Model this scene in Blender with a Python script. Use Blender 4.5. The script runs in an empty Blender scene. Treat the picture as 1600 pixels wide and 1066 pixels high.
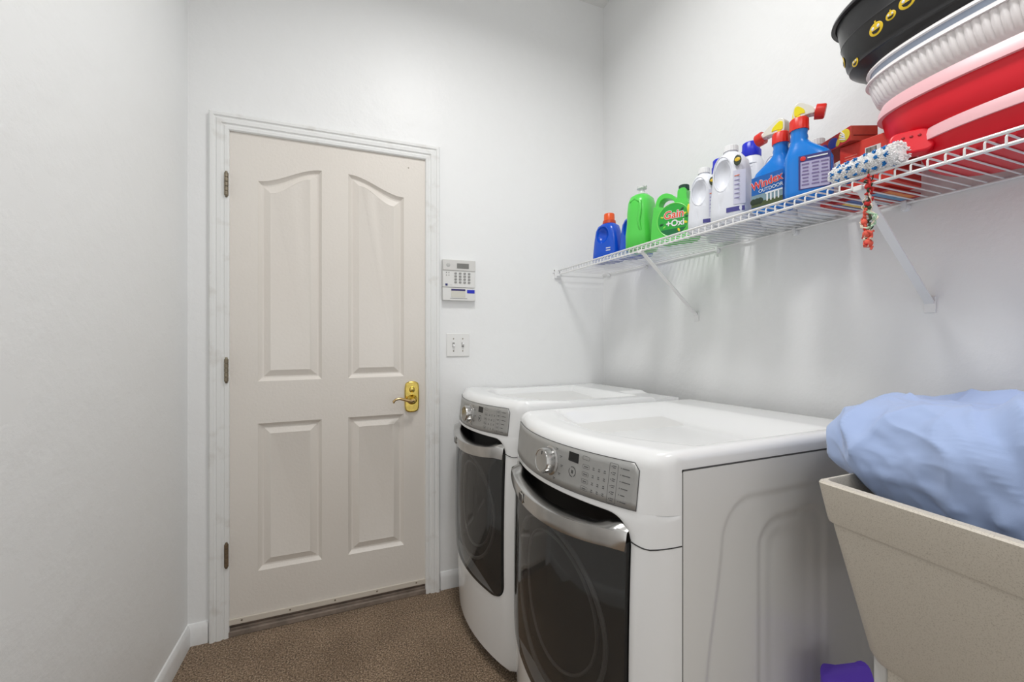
import bpy, bmesh, math, random
from mathutils import Vector, Matrix, noise
R = math.radians
C = bpy.context.scene.collection
random.seed(7)

# ------------------------------------------------------------------ camera, world, lights, exposure
H = 1.245; YAW = 20.9; F = 641.0
cam = bpy.data.objects.new('camera', bpy.data.cameras.new('camera')); C.objects.link(cam)
cam.location = (0, 0, H); cam.rotation_euler = (R(90), 0, R(-YAW))
cam.data.sensor_width = 36; cam.data.lens = 36 * F / 1600; cam.data.shift_y = -12 / 1600
cam.data.clip_start = 0.02
bpy.context.scene.camera = cam
sc = bpy.context.scene
sc.view_settings.view_transform = 'Standard'; sc.view_settings.look = 'None'
sc.view_settings.gamma = 1; sc.view_settings.use_curve_mapping = False
sc.view_settings.exposure = 0.22
w = bpy.data.worlds.new('world'); sc.world = w; w.use_nodes = True
w.node_tree.nodes['Background'].inputs[0].default_value = (1.0, 0.99, 0.975, 1)
w.node_tree.nodes['Background'].inputs[1].default_value = 0.8
def area(name, loc, size, power, color=(1, 1, 1), rot=(0, 0, 0)):
    l = bpy.data.lights.new(name, 'AREA'); l.shape = 'DISK'; l.size = size; l.energy = power; l.color = color; l.spread = R(160)
    o = bpy.data.objects.new(name, l); C.objects.link(o); o.location = loc; o.rotation_euler = rot
    return o
area('ceiling_lamp_light', (0.34, 0.86, 3.02), 0.34, 13.5, (1.0, 0.99, 0.975))
area('added_fill_light', (0.30, -0.55, 3.02), 0.55, 7.5, (1.0, 0.99, 0.975))  # unseen fill light added behind the camera, not a known fixture

# ------------------------------------------------------------------ materials
def lin(c):
    return tuple(((x / 255) / 12.92 if x / 255 <= .04045 else ((x / 255 + .055) / 1.055) ** 2.4) for x in c) + (1,)
MC = {}
def mat(name, rgb, rough=.5, metal=0, bump=0, bscale=200, var=0, vscale=8, coat=0, alpha=1, trans=0, spec=.5, sheen=0, rgb2=None, vdetail=4, lo=.35, hi=.65, vstretch=None):
    if name in MC: return MC[name]
    m = bpy.data.materials.new(name); m.use_nodes = True; nt = m.node_tree; N = nt.nodes; L = nt.links
    b = N['Principled BSDF']
    b.inputs['Base Color'].default_value = lin(rgb); b.inputs['Roughness'].default_value = rough
    b.inputs['Metallic'].default_value = metal; b.inputs['Specular IOR Level'].default_value = spec
    b.inputs['Coat Weight'].default_value = coat; b.inputs['Coat Roughness'].default_value = .08
    b.inputs['Alpha'].default_value = alpha; b.inputs['Transmission Weight'].default_value = trans
    b.inputs['Sheen Weight'].default_value = sheen
    tc = N.new('ShaderNodeTexCoord')
    if var or rgb2:
        n = N.new('ShaderNodeTexNoise'); n.inputs['Scale'].default_value = vscale; n.inputs['Detail'].default_value = vdetail
        if vstretch:
            mp = N.new('ShaderNodeMapping'); mp.inputs['Scale'].default_value = vstretch
            L.new(tc.outputs['Object'], mp.inputs[0]); L.new(mp.outputs[0], n.inputs['Vector'])
        else: L.new(tc.outputs['Object'], n.inputs['Vector'])
        r = N.new('ShaderNodeValToRGB'); r.color_ramp.elements[0].position = lo; r.color_ramp.elements[1].position = hi
        a = lin(rgb); c2 = lin(rgb2) if rgb2 else tuple(x * (1 - var) for x in a[:3]) + (1,)
        r.color_ramp.elements[0].color = c2; r.color_ramp.elements[1].color = a
        L.new(n.outputs['Fac'], r.inputs[0]); L.new(r.outputs[0], b.inputs['Base Color'])
    if bump:
        n2 = N.new('ShaderNodeTexNoise'); n2.inputs['Scale'].default_value = bscale; n2.inputs['Detail'].default_value = 3
        L.new(tc.outputs['Object'], n2.inputs['Vector'])
        bp = N.new('ShaderNodeBump'); bp.inputs['Strength'].default_value = bump; bp.inputs['Distance'].default_value = .01
        L.new(n2.outputs['Fac'], bp.inputs['Height']); L.new(bp.outputs[0], b.inputs['Normal'])
    MC[name] = m
    return m

def wall_mat():
    m = mat('wall_paint', (241, 242, 242), .42, spec=.4); nt = m.node_tree; N = nt.nodes; L = nt.links; b = N['Principled BSDF']
    tc = N['Texture Coordinate']
    n1 = N.new('ShaderNodeTexNoise'); n1.inputs['Scale'].default_value = 9; n1.inputs['Detail'].default_value = 6; n1.inputs['Roughness'].default_value = .62
    n2 = N.new('ShaderNodeTexNoise'); n2.inputs['Scale'].default_value = 55; n2.inputs['Detail'].default_value = 4
    L.new(tc.outputs['Object'], n1.inputs[0]); L.new(tc.outputs['Object'], n2.inputs[0])
    r = N.new('ShaderNodeValToRGB'); r.color_ramp.elements[0].position = .42; r.color_ramp.elements[1].position = .66
    L.new(n1.outputs['Fac'], r.inputs[0])
    mx = N.new('ShaderNodeMath'); mx.operation = 'MULTIPLY_ADD'; mx.inputs[1].default_value = .22
    L.new(n2.outputs['Fac'], mx.inputs[0]); L.new(r.outputs[0], mx.inputs[2])
    bp = N.new('ShaderNodeBump'); bp.inputs['Strength'].default_value = .16; bp.inputs['Distance'].default_value = .006
    L.new(mx.outputs[0], bp.inputs['Height']); L.new(bp.outputs[0], b.inputs['Normal'])
    return m
M_wall = wall_mat()
M_ceil = mat('ceiling_paint', (240, 240, 238), .8, bump=.3, bscale=60)
M_trim = mat('trim_paint', (240, 241, 241), .35, var=.05, vscale=25, bump=.05, bscale=60)
M_trimold = mat('worn_trim_paint', (236, 237, 236), .38, rgb2=(224, 223, 220), vscale=14, vdetail=8, lo=.28, hi=.42, bump=.1, bscale=80)
M_door = mat('door_paint', (230, 225, 218), .42, rgb2=(226, 220, 212), vscale=1.3, vdetail=2, bump=.10, bscale=90)
M_white = mat('white_enamel', (238, 239, 239), .16, coat=.4)
M_whitep = mat('white_plastic', (236, 237, 238), .35)
M_side = mat('white_cabinet_steel', (226, 226, 224), .3, coat=.1)
M_dark = mat('dark_seam', (40, 40, 40), .6)
M_black = mat('black_plastic', (14, 14, 14), .35)
M_silver = mat('silver_panel', (176, 176, 174), .42, .55, var=.05, vscale=30)
M_chrome = mat('brushed_chrome', (205, 204, 202), .2, 1.0, var=.22, vscale=14, vdetail=6)
M_print = mat('grey_print', (88, 88, 88), .6)
M_glass = mat('dark_door_glass', (52, 53, 53), .05, alpha=.62, coat=.5, spec=.8)
M_brass = mat('polished_brass', (226, 200, 108), .17, 1.0, var=.22, vscale=60)
M_nickel = mat('worn_nickel_hinge', (150, 140, 122), .35, .8, var=.3, vscale=60)
M_rust = mat('rusted_hinge', (122, 104, 82), .7, .3, var=.4, vscale=50)

def carpet_mat():
    m = mat('brown_carpet', (150, 124, 104), .95, spec=.1, sheen=.2); nt = m.node_tree; N = nt.nodes; L = nt.links; b = N['Principled BSDF']
    tc = N['Texture Coordinate']
    n = N.new('ShaderNodeTexNoise'); n.inputs['Scale'].default_value = 170; n.inputs['Detail'].default_value = 5
    n2 = N.new('ShaderNodeTexNoise'); n2.inputs['Scale'].default_value = 5; n2.inputs['Detail'].default_value = 4
    L.new(tc.outputs['Object'], n.inputs[0]); L.new(tc.outputs['Object'], n2.inputs[0])
    r = N.new('ShaderNodeValToRGB'); e = r.color_ramp.elements
    e[0].position = .34; e[0].color = lin((80, 67, 54)); e[1].position = .68; e[1].color = lin((186, 166, 144))
    x = e.new(.5); x.color = lin((134, 114, 93))
    r2 = N.new('ShaderNodeValToRGB'); r2.color_ramp.elements[0].position = .36; r2.color_ramp.elements[1].position = .7
    r2.color_ramp.elements[0].color = (.84, .81, .78, 1); r2.color_ramp.elements[1].color = (1.12, 1.1, 1.08, 1)
    L.new(n.outputs['Fac'], r.inputs[0]); L.new(n2.outputs['Fac'], r2.inputs[0])
    mm = N.new('ShaderNodeMixRGB'); mm.blend_type = 'MULTIPLY'; mm.inputs[0].default_value = 1
    L.new(r.outputs[0], mm.inputs[1]); L.new(r2.outputs[0], mm.inputs[2]); L.new(mm.outputs[0], b.inputs['Base Color'])
    bp = N.new('ShaderNodeBump'); bp.inputs['Strength'].default_value = .8; bp.inputs['Distance'].default_value = .006
    L.new(n.outputs['Fac'], bp.inputs['Height']); L.new(bp.outputs[0], b.inputs['Normal'])
    return m
M_carpet = carpet_mat()

# ------------------------------------------------------------------ helpers
def obj(name, geo, m, parent=None, smooth=40, bevel=0, seg=2, solid=0):
    """link (verts, faces) as ONE mesh object"""
    me = bpy.data.meshes.new(name)
    if isinstance(geo, bpy.types.Mesh): me = geo
    else:
        me.from_pydata([tuple(v) for v in geo[0]], [], [tuple(f) for f in geo[1]])
        bm = bmesh.new(); bm.from_mesh(me); bmesh.ops.remove_doubles(bm, verts=bm.verts, dist=1e-6)
        bmesh.ops.recalc_face_normals(bm, faces=bm.faces)
        bm.to_mesh(me); bm.free()
    if not me.materials: me.materials.append(m)
    if smooth:
        for p in me.polygons: p.use_smooth = True
        me.set_sharp_from_angle(angle=R(smooth))
    o = bpy.data.objects.new(name, me); C.objects.link(o)
    if parent: o.parent = parent
    if solid:
        s = o.modifiers.new('s', 'SOLIDIFY'); s.thickness = solid; s.offset = 0
    if bevel:
        b = o.modifiers.new('b', 'BEVEL'); b.width = bevel; b.segments = seg; b.limit_method = 'ANGLE'; b.angle_limit = R(35)
    return o
def tag(o, label, cat, group=None):
    o['label'] = label; o['category'] = cat
    if group: o['group'] = group
    return o
def thing(name, label, cat, loc=(0, 0, 0), rz=0, group=None):
    o = bpy.data.objects.new(name, None); C.objects.link(o); o.empty_display_size = .05
    o.location = loc; o.rotation_euler = (0, 0, rz); return tag(o, label, cat, group)
def struct(o): o['kind'] = 'structure'; return o
def join(*gs):
    V = []; Fc = []
    for g in gs:
        n = len(V); V += [tuple(v) for v in g[0]]; Fc += [tuple(i + n for i in f) for f in g[1]]
    return V, Fc
def xf(g, M): return [tuple(M @ Vector(v)) for v in g[0]], g[1]
def T(x, y, z): return Matrix.Translation((x, y, z))
def box(x0, x1, y0, y1, z0, z1):
    v = [(x, y, z) for x in (x0, x1) for y in (y0, y1) for z in (z0, z1)]
    return v, [(0, 1, 3, 2), (4, 6, 7, 5), (0, 4, 5, 1), (2, 3, 7, 6), (0, 2, 6, 4), (1, 5, 7, 3)]
def cbox(c, s): return box(c[0]-s[0]/2, c[0]+s[0]/2, c[1]-s[1]/2, c[1]+s[1]/2, c[2]-s[2]/2, c[2]+s[2]/2)
def grid(rows, wrap=False, cap0=False, cap1=False):
    V = []; Fc = []; n = len(rows[0])
    for r in rows: V += [tuple(p) for p in r]
    for i in range(len(rows) - 1):
        for j in range(n if wrap else n - 1):
            k = (j + 1) % n; Fc.append((i*n+j, i*n+k, (i+1)*n+k, (i+1)*n+j))
    if cap0: Fc.append(tuple(range(n))[::-1])
    if cap1: Fc.append(tuple((len(rows)-1)*n + j for j in range(n)))
    return V, Fc
def sgn(v, e): return math.copysign(abs(v) ** e, v)
def sring(z, cx, cy, rx, ry, n=2.0, seg=32, rib=0, nr=0):
    out = []
    for i in range(seg):
        a = 2 * math.pi * i / seg; k = 1 + (rib * (i % 2) if nr else 0)
        out.append((cx + rx * k * sgn(math.cos(a), 2 / n), cy + ry * k * sgn(math.sin(a), 2 / n), z))
    return out
def loft(secs, seg=32, cap0=True, cap1=True):
    """secs: (z,cx,cy,rx,ry,n)"""
    return grid([sring(*s, seg=seg) for s in secs], True, cap0, cap1)
def lathe(prof, seg=24, cap0=True, cap1=True):
    return grid([sring(z, 0, 0, r, r, 2, seg) for r, z in prof], True, cap0, cap1)
def tube(pts, r, seg=8, closed=False):
    pts = [Vector(p) for p in pts]; n = len(pts); rows = []; up = None
    for i, p in enumerate(pts):
        if closed: d = pts[(i+1) % n] - pts[i-1]
        else: d = pts[min(i+1, n-1)] - pts[max(i-1, 0)]
        d.normalize()
        if up is None: up = Vector((0, 0, 1)) if abs(d.z) < .9 else Vector((1, 0, 0))
        s = d.cross(up).normalized(); up = s.cross(d).normalized()
        rr = r[i] if isinstance(r, (list, tuple)) else r
        rows.append([p + (s * math.cos(2*math.pi*k/seg) + up * math.sin(2*math.pi*k/seg)) * rr for k in range(seg)])
    if closed: rows.append(rows[0]); return grid(rows, True)
    return grid(rows, True, True, True)
def prism(outline, y0, y1):
    """outline in (x,z), extruded along y"""
    n = len(outline); V = [(x, y0, z) for x, z in outline] + [(x, y1, z) for x, z in outline]
    Fc = [tuple(range(n)), tuple(range(2*n-1, n-1, -1))] + [(i, (i+1) % n, n+(i+1) % n, n+i) for i in range(n)]
    return V, Fc
def rrect(x0, x1, z0, z1, r, n=6):
    o = []
    for cx, cz, a0 in ((x1-r, z1-r, 0), (x0+r, z1-r, 90), (x0+r, z0+r, 180), (x1-r, z0+r, 270)):
        for i in range(n+1):
            a = R(a0 + 90*i/n); o.append((cx + r*math.cos(a), cz + r*math.sin(a)))
    return o
def smoothpoly(pts, k=6):
    n = len(pts); out = []
    for i in range(n):
        p0, p1, p2, p3 = pts[i-1], pts[i], pts[(i+1) % n], pts[(i+2) % n]
        for j in range(k):
            t = j / k
            out.append(tuple(.5*((2*p1[c]) + (-p0[c]+p2[c])*t + (2*p0[c]-5*p1[c]+4*p2[c]-p3[c])*t*t + (-p0[c]+3*p1[c]-3*p2[c]+p3[c])*t**3) for c in (0, 1)))
    return out
def bool_cut(geo, cutters, bevel=0):
    """mesh = geo minus cutters, evaluated without bpy.ops"""
    a = obj('tmp', geo, M_white, smooth=0); cs = []
    for c in cutters:
        b = obj('tmpc', c, M_white, smooth=0); cs.append(b)
        m = a.modifiers.new('x', 'BOOLEAN'); m.operation = 'DIFFERENCE'; m.object = b; m.solver = 'EXACT'
    if bevel:
        bb = a.modifiers.new('b', 'BEVEL'); bb.width = bevel; bb.segments = 4; bb.limit_method = 'ANGLE'; bb.angle_limit = R(40)
    dg = bpy.context.evaluated_depsgraph_get(); dg.update()
    me = bpy.data.meshes.new_from_object(a.evaluated_get(dg)); me.materials.clear()
    for o in [a] + cs:
        d = o.data; bpy.data.objects.remove(o); bpy.data.meshes.remove(d)
    return me
def ellipsoid(c, s, seg=24, rings=14):
    rows = []
    for i in range(rings + 1):
        a = -math.pi/2 + math.pi*i/rings; rr = max(math.cos(a), 1e-3)
        rows.append([(c[0]+s[0]*rr*math.cos(2*math.pi*j/seg), c[1]+s[1]*rr*math.sin(2*math.pi*j/seg), c[2]+s[2]*math.sin(a)) for j in range(seg)])
    return grid(rows, True, True, True)
def text(s, size, M, ext=.0004, shear=0, bold=0, sx=1):
    cu = bpy.data.curves.new('t', 'FONT'); cu.body = s; cu.size = size; cu.extrude = ext; cu.align_x = 'CENTER'; cu.align_y = 'CENTER'
    cu.shear = shear; cu.offset = bold; cu.resolution_u = 3
    o = bpy.data.objects.new('t', cu); C.objects.link(o)
    dg = bpy.context.evaluated_depsgraph_get(); dg.update()
    me = bpy.data.meshes.new_from_object(o.evaluated_get(dg)); me.materials.clear()
    bpy.data.objects.remove(o); me.transform(M @ Matrix.Diagonal((sx, 1, 1, 1)))
    return me
def face(x, y, z): # plane whose normal is local -y (front), text x -> +x
    return T(x, y, z) @ Matrix(((1, 0, 0, 0), (0, 0, -1, 0), (0, 1, 0, 0), (0, 0, 0, 1)))
def cp(o, parent):
    c = o.copy(); C.objects.link(c); c.parent = parent; return c

# ------------------------------------------------------------------ the room
XL, XR, YB, YF, ZC = -.625, 1.316, 1.99, -1.7, 3.09
DX0, DX1, DZ0, DZ1 = -.488, .319, .045, 2.08     # door slab
fl = struct(obj('floor', box(XL-.1, XR+.1, YF, YB+.1, -.1, 0), M_carpet, smooth=0))
struct(obj('ceiling', box(XL-.1, XR+.1, YF, YB+.1, ZC, ZC+.1), M_ceil, smooth=0))
struct(obj('wall_left', box(XL-.1, XL, YF, YB+.1, 0, ZC), M_wall, smooth=0))
struct(obj('wall_right', box(XR, XR+.1, YF, YB+.1, 0, ZC), M_wall, smooth=0))
o0, o1, oz = DX0-.004, DX1+.004, DZ1+.004
struct(obj('wall_back', join(box(XL, o0, YB, YB+.1, 0, ZC), box(o1, XR, YB, YB+.1, 0, ZC), box(o0, o1, YB, YB+.1, oz, ZC)), M_wall, smooth=0))

# door casing: a moulded profile swept round the opening with mitred corners
prof = [(0, 0), (0, .010), (.004, .014), (.014, .016), (.018, .013), (.022, .013), (.027, .018), (.040, .020), (.044, .017), (.048, .017), (.053, .022), (.062, .023), (.068, .018), (.068, 0)]
rows = []
for (px, pz, dx, dz) in ((o0+.004, 0, -1, 0), (o0+.004, oz-.002, -1, 1), (o1-.004, oz-.002, 1, 1), (o1-.004, 0, 1, 0)):
    rows.append([(px + dx*(a-.006), YB - t, pz + dz*(a-.006)) for a, t in prof])
struct(obj('trim_1', grid(rows), M_trimold, smooth=30))
# jamb lining and threshold
jm = struct(obj('trim_2', join(box(o0-.001, o0+.002, YB, YB+.1, .0, oz), box(o1-.002, o1+.001, YB, YB+.1, .0, oz), box(o0, o1, YB, YB+.1, oz-.002, oz+.001),
     box(o0+.002, o0+.014, YB+.046, YB+.06, 0, oz), box(o1-.014, o1-.002, YB+.046, YB+.06, 0, oz)), M_trim, smooth=0))
M_sill = mat('worn_threshold', (150, 136, 124), .6, var=.35, vscale=20)
sill = struct(obj('trim_3', join(box(o0, o1, YB-.012, YB+.1, 0, .022), box(o0, o1, YB-.002, YB+.05, .022, .032), box(o0, o1, YB+.005, YB+.03, .032, .040)), M_sill, bevel=.003, smooth=30))
# baseboards
def baseboard(name, p, q, nrm):
    pr = [(0, 0), (.013, 0), (.013, .060), (.010, .072), (.005, .082), (0, .084)]
    rows = [[(a[0] + nrm[0]*t, a[1] + nrm[1]*t, z) for t, z in pr] for a in (p, q)]
    struct(obj(name, grid(rows, False), M_trim, smooth=30))
baseboard('baseboard_left', (XL, YF), (XL, YB), (1, 0))
baseboard('baseboard_back', (XL, YB), (o0-.062, YB), (0, -1))
baseboard('baseboard_back', (o1+.062, YB), (XR, YB), (0, -1))
baseboard('baseboard_right', (XR, YF), (XR, YB), (-1, 0))

# the door slab with four moulded panels
def panel_outline(l, r, b, tl, tr, d):
    pts = [(l+d, b+d), (r-d, b+d)]; n = 14
    for i in range(n+1):
        t = 1 - i/n; s = t*t*(3-2*t) if tl != tr else t
        zz = tl + (tr-tl)*s
        pts.append((l+d+(r-l-2*d)*t, zz-d))
    return pts
PAN = [(-.382, -.138, 1.043, 1.885, 1.962), (-.030, .214, 1.043, 1.962, 1.885), (-.382, -.138, .248, .866, .866), (-.030, .214, .248, .866, .866)]
bm = bmesh.new(); yf = YB - .002
def ring_edges(pts, y):
    vs = [bm.verts.new((x, y, z)) for x, z in pts]
    es = [bm.edges.new((vs[i], vs[(i+1) % len(vs)])) for i in range(len(vs))]
    return vs, es
ov, allE = ring_edges([(DX0, DZ0), (DX1, DZ0), (DX1, DZ1), (DX0, DZ1)], yf)
starts = []
for p in PAN:
    vs, es = ring_edges(panel_outline(*p, 0), yf); allE = allE + es; starts.append((p, vs))
bmesh.ops.triangle_fill(bm, edges=allE, use_beauty=True)
for f in list(bm.faces):   # drop any fill inside a panel
    c = f.calc_center_median()
    for p in PAN:
        if p[0]+.002 < c.x < p[1]-.002 and p[2]+.002 < c.z < min(p[3], p[4])-.004: bm.faces.remove(f); break
for p, vs in starts:
    prev = vs
    for d, dep in ((.006, .007), (.014, .0125), (.020, .0135), (.046, .003), (.049, .004)):
        nv = [bm.verts.new((x, yf + dep, z)) for x, z in panel_outline(*p, d)]
        for i in range(len(nv)):
            j = (i+1) % len(nv); bm.faces.new((prev[i], prev[j], nv[j], nv[i]))
        prev = nv
    bm.faces.new(prev)
bv = [bm.verts.new((v.co.x, yf+.042, v.co.z)) for v in ov]
for i in range(4): bm.faces.new((ov[i], ov[(i+1) % 4], bv[(i+1) % 4], bv[i]))
bm.faces.new(bv)
bmesh.ops.recalc_face_normals(bm, faces=bm.faces)
me = bpy.data.meshes.new('door_1'); bm.to_mesh(me); bm.free()
door = struct(obj('door_1', me, M_door, smooth=22))
for z, mm in ((1.852, M_nickel), (1.095, M_nickel), (.341, M_rust)):
    g = []
    for k in range(5):
        g.append(xf(lathe([(.0070, -.0086), (.0078, -.0078), (.0078, .0078), (.0070, .0086)], 12), T(DX0-.002, YB-.018, z + (k-2)*.0185)))
    g.append(xf(lathe([(.003, -.053), (.005, -.050), (.005, .050), (.003, .053)], 10), T(DX0-.002, YB-.018, z)))
    g.append(box(DX0-.0035, DX0-.0005, YB-.018, YB+.03, z-.045, z+.045))
    obj('hinge', join(*g), mm, door, smooth=40)
ds = obj('door_sweep', box(DX0+.002, DX1-.002, YB-.010, YB-.0022, DZ0+.002, DZ0+.026), mat('door_sweep_vinyl', (214, 206, 194), .4), door, bevel=.002)
for k in range(5):
    obj('screw', xf(lathe([(.004, 0), (.003, .002)], 10), T(DX0+.05+k*.177, YB-.0095, DZ0+.016) @ Matrix.Rotation(R(90), 4, 'X')), M_nickel, ds)
obj('screw', xf(lathe([(.004, 0), (.002, .003)], 10), T(.235, YB-.001, 2.028) @ Matrix.Rotation(R(90), 4, 'X')), mat('putty_dot', (170, 162, 150), .6), door)
# lever set
LX, LZ = .250, .945
pl = obj('lever_plate', prism([(x, z) for x, z in smoothpoly([(LX-.032, LZ-.055), (LX-.02, LZ-.070), (LX, LZ-.073), (LX+.02, LZ-.070), (LX+.032, LZ-.055), (LX+.034, LZ), (LX+.032, LZ+.055), (LX+.02, LZ+.070), (LX, LZ+.073), (LX-.02, LZ+.070), (LX-.032, LZ+.055), (LX-.034, LZ)], 4)], YB-.014, YB-.002), M_brass, door, bevel=.006, seg=4)
rot90 = Matrix.Rotation(R(90), 4, 'X')
obj('rosette', join(xf(lathe([(.024, 0), (.022, .006), (.016, .012), (.012, .028), (.013, .034), (.010, .042)], 28), T(LX, YB-.013, LZ-.012) @ rot90),
    xf(lathe([(.014, 0), (.012, .006), (.006, .010)], 20), T(LX, YB-.013, LZ+.034) @ rot90)), M_brass, pl)
obj('lever', tube([(LX+.004, YB-.052, LZ-.012), (LX-.012, YB-.056, LZ-.014), (LX-.035, YB-.056, LZ-.006), (LX-.060, YB-.056, LZ+.001), (LX-.078, YB-.058, LZ-.002), (LX-.088, YB-.060, LZ-.010), (LX-.086, YB-.060, LZ-.017)], [.009, .0085, .007, .006, .0055, .006, .0045], 12), mat('brass_lever', (196, 168, 120), .2, 1.0), pl)
obj('strike', box(DX1-.001, DX1+.003, YB-.004, YB+.02, LZ-.03, LZ+.03), M_brass, door)

# ------------------------------------------------------------------ wall keypad and switch
KX0, KX1, KZ0, KZ1 = .393, .556, 1.405, 1.603
kp = thing('alarm_keypad', 'off-white alarm keypad with grey display on the wall right of the door', 'keypad', ((KX0+KX1)/2, YB, 1.504))
M_kp = mat('keypad_plastic', (226, 226, 224), .4)
hw = (KX1-KX0)/2
obj('housing', box(-hw, hw, -.024, 0, -.035, .099), M_kp, kp, bevel=.003)
obj('lower_flap', box(-hw, hw, -.026, 0, -.099, -.037), M_kp, kp, bevel=.002)
obj('top_cover', box(-hw, hw, -.028, -.022, .047, .099), mat('keypad_cover', (214, 213, 210), .4), kp, bevel=.002)
dsp = obj('display', box(-.012, .047, -.0295, -.027, .058, .082), mat('lcd_grey', (122, 122, 118), .2), kp)
bz = obj('button', prism(rrect(-.0062, .0062, -.0042, .0042, .003, 3), -.0275, -.0235), mat('button_grey', (150, 150, 148), .5), kp, bevel=.0006)
bz.location = (-.018, 0, .034)
for i in range(4):
    for j in range(4):
        if i or j:
            b2 = cp(bz, kp); b2.location = (-.018 + i*.0225, 0, .034 - j*.0145)
for i in range(2):
    for j in range(2):
        obj('indicator', cbox((-.063 + i*.012, -.0245, .036 - j*.013), (.004, .002, .003)), M_print, kp)
obj('speaker_grille', xf(lathe([(.010, 0), (.0085, .001)], 16), T(-.055, -.028, .072) @ rot90), mat('grille_grey', (190, 190, 188), .6), kp)
obj('logo', cbox((-.063, -.0245, -.023), (.011, .002, .010)), mat('deep_blue_print', (44, 48, 110), .5), kp)
obj('lettering', text('- - -', .012, face(-.045, -.0246, -.023)), M_print, kp)
obj('paper_label', box(-.040, .030, -.0268, -.0262, -.083, -.043), mat('cream_label', (212, 210, 200), .6), kp)
obj('label_band', box(-.040, .030, -.0272, -.0267, -.052, -.043), mat('navy_band', (58, 52, 110), .5), kp)
obj('sticker', box(.039, .077, -.0272, -.0262, -.062, -.045), mat('bright_blue_sticker', (34, 48, 190), .4), kp)
obj('flap_slot', box(-.045, .040, -.0265, -.0258, -.0895, -.088), M_print, kp)

sp = thing('light_switch', 'white double toggle switch plate on the wall below the keypad', 'light switch', (.4735, YB, 1.188))
obj('cover_plate', box(-.0575, .0575, -.006, 0, -.057, .057), mat('switch_white', (235, 235, 233), .3), sp, bevel=.003, seg=3)
for x in (-.023, .023):
    obj('toggle_slot', box(x-.0055, x+.0055, -.0068, -.0055, -.012, .012), mat('slot_grey', (150, 150, 148), .5), sp)
    tg = obj('toggle', join(box(-.0042, .0042, -.017, 0, -.0045, .0045)), M_whitep, sp, bevel=.001); tg.location = (x, -.006, 0); tg.rotation_euler = (R(28 if x < 0 else -28), 0, 0)
    for z in (-.030, .030):
        obj('screw', xf(lathe([(.0032, 0), (.0022, .0012)], 10), T(x, -.006, z) @ rot90), M_nickel, sp)

# ------------------------------------------------------------------ the two laundry machines
HW = .333; ZT = .992
def clamp(t, a=0, b=1): return max(a, min(b, t))
def ss(t): t = clamp(t); return t*t*(3-2*t)
def bow(o):
    k_ = -.06*o; o = abs(o)
    if o <= .27: return .05 * (o/.27)**2 + k_
    t = clamp((o-.27)/(HW-.27)); return .05 + .02*t + .060*(1 - math.sqrt(max(0, 1-t*t))) + k_
def vx(z):   # vertical profile of the front: tiny belly below, console leaning back above
    return .010*((z-.45)/.42)**2 - .008 if z < .85 else .0013 + .13*(z-.85)
def tz(y, z): return z - .042*y*clamp((z-.3)/.55)
def vxy(y, z): return vx(z)*(1 - ss((abs(y)-.27)/(HW-.275)))
def fs(y, z, off=0): return (bow(y) + vxy(y, z) - off, y, tz(y, z))
ys = [-HW + 2*HW*i/60 for i in range(61)]
ys = [math.copysign(HW*(1-(1-abs(y)/HW)**1.5), y) for y in ys]
XB = .80
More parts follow.
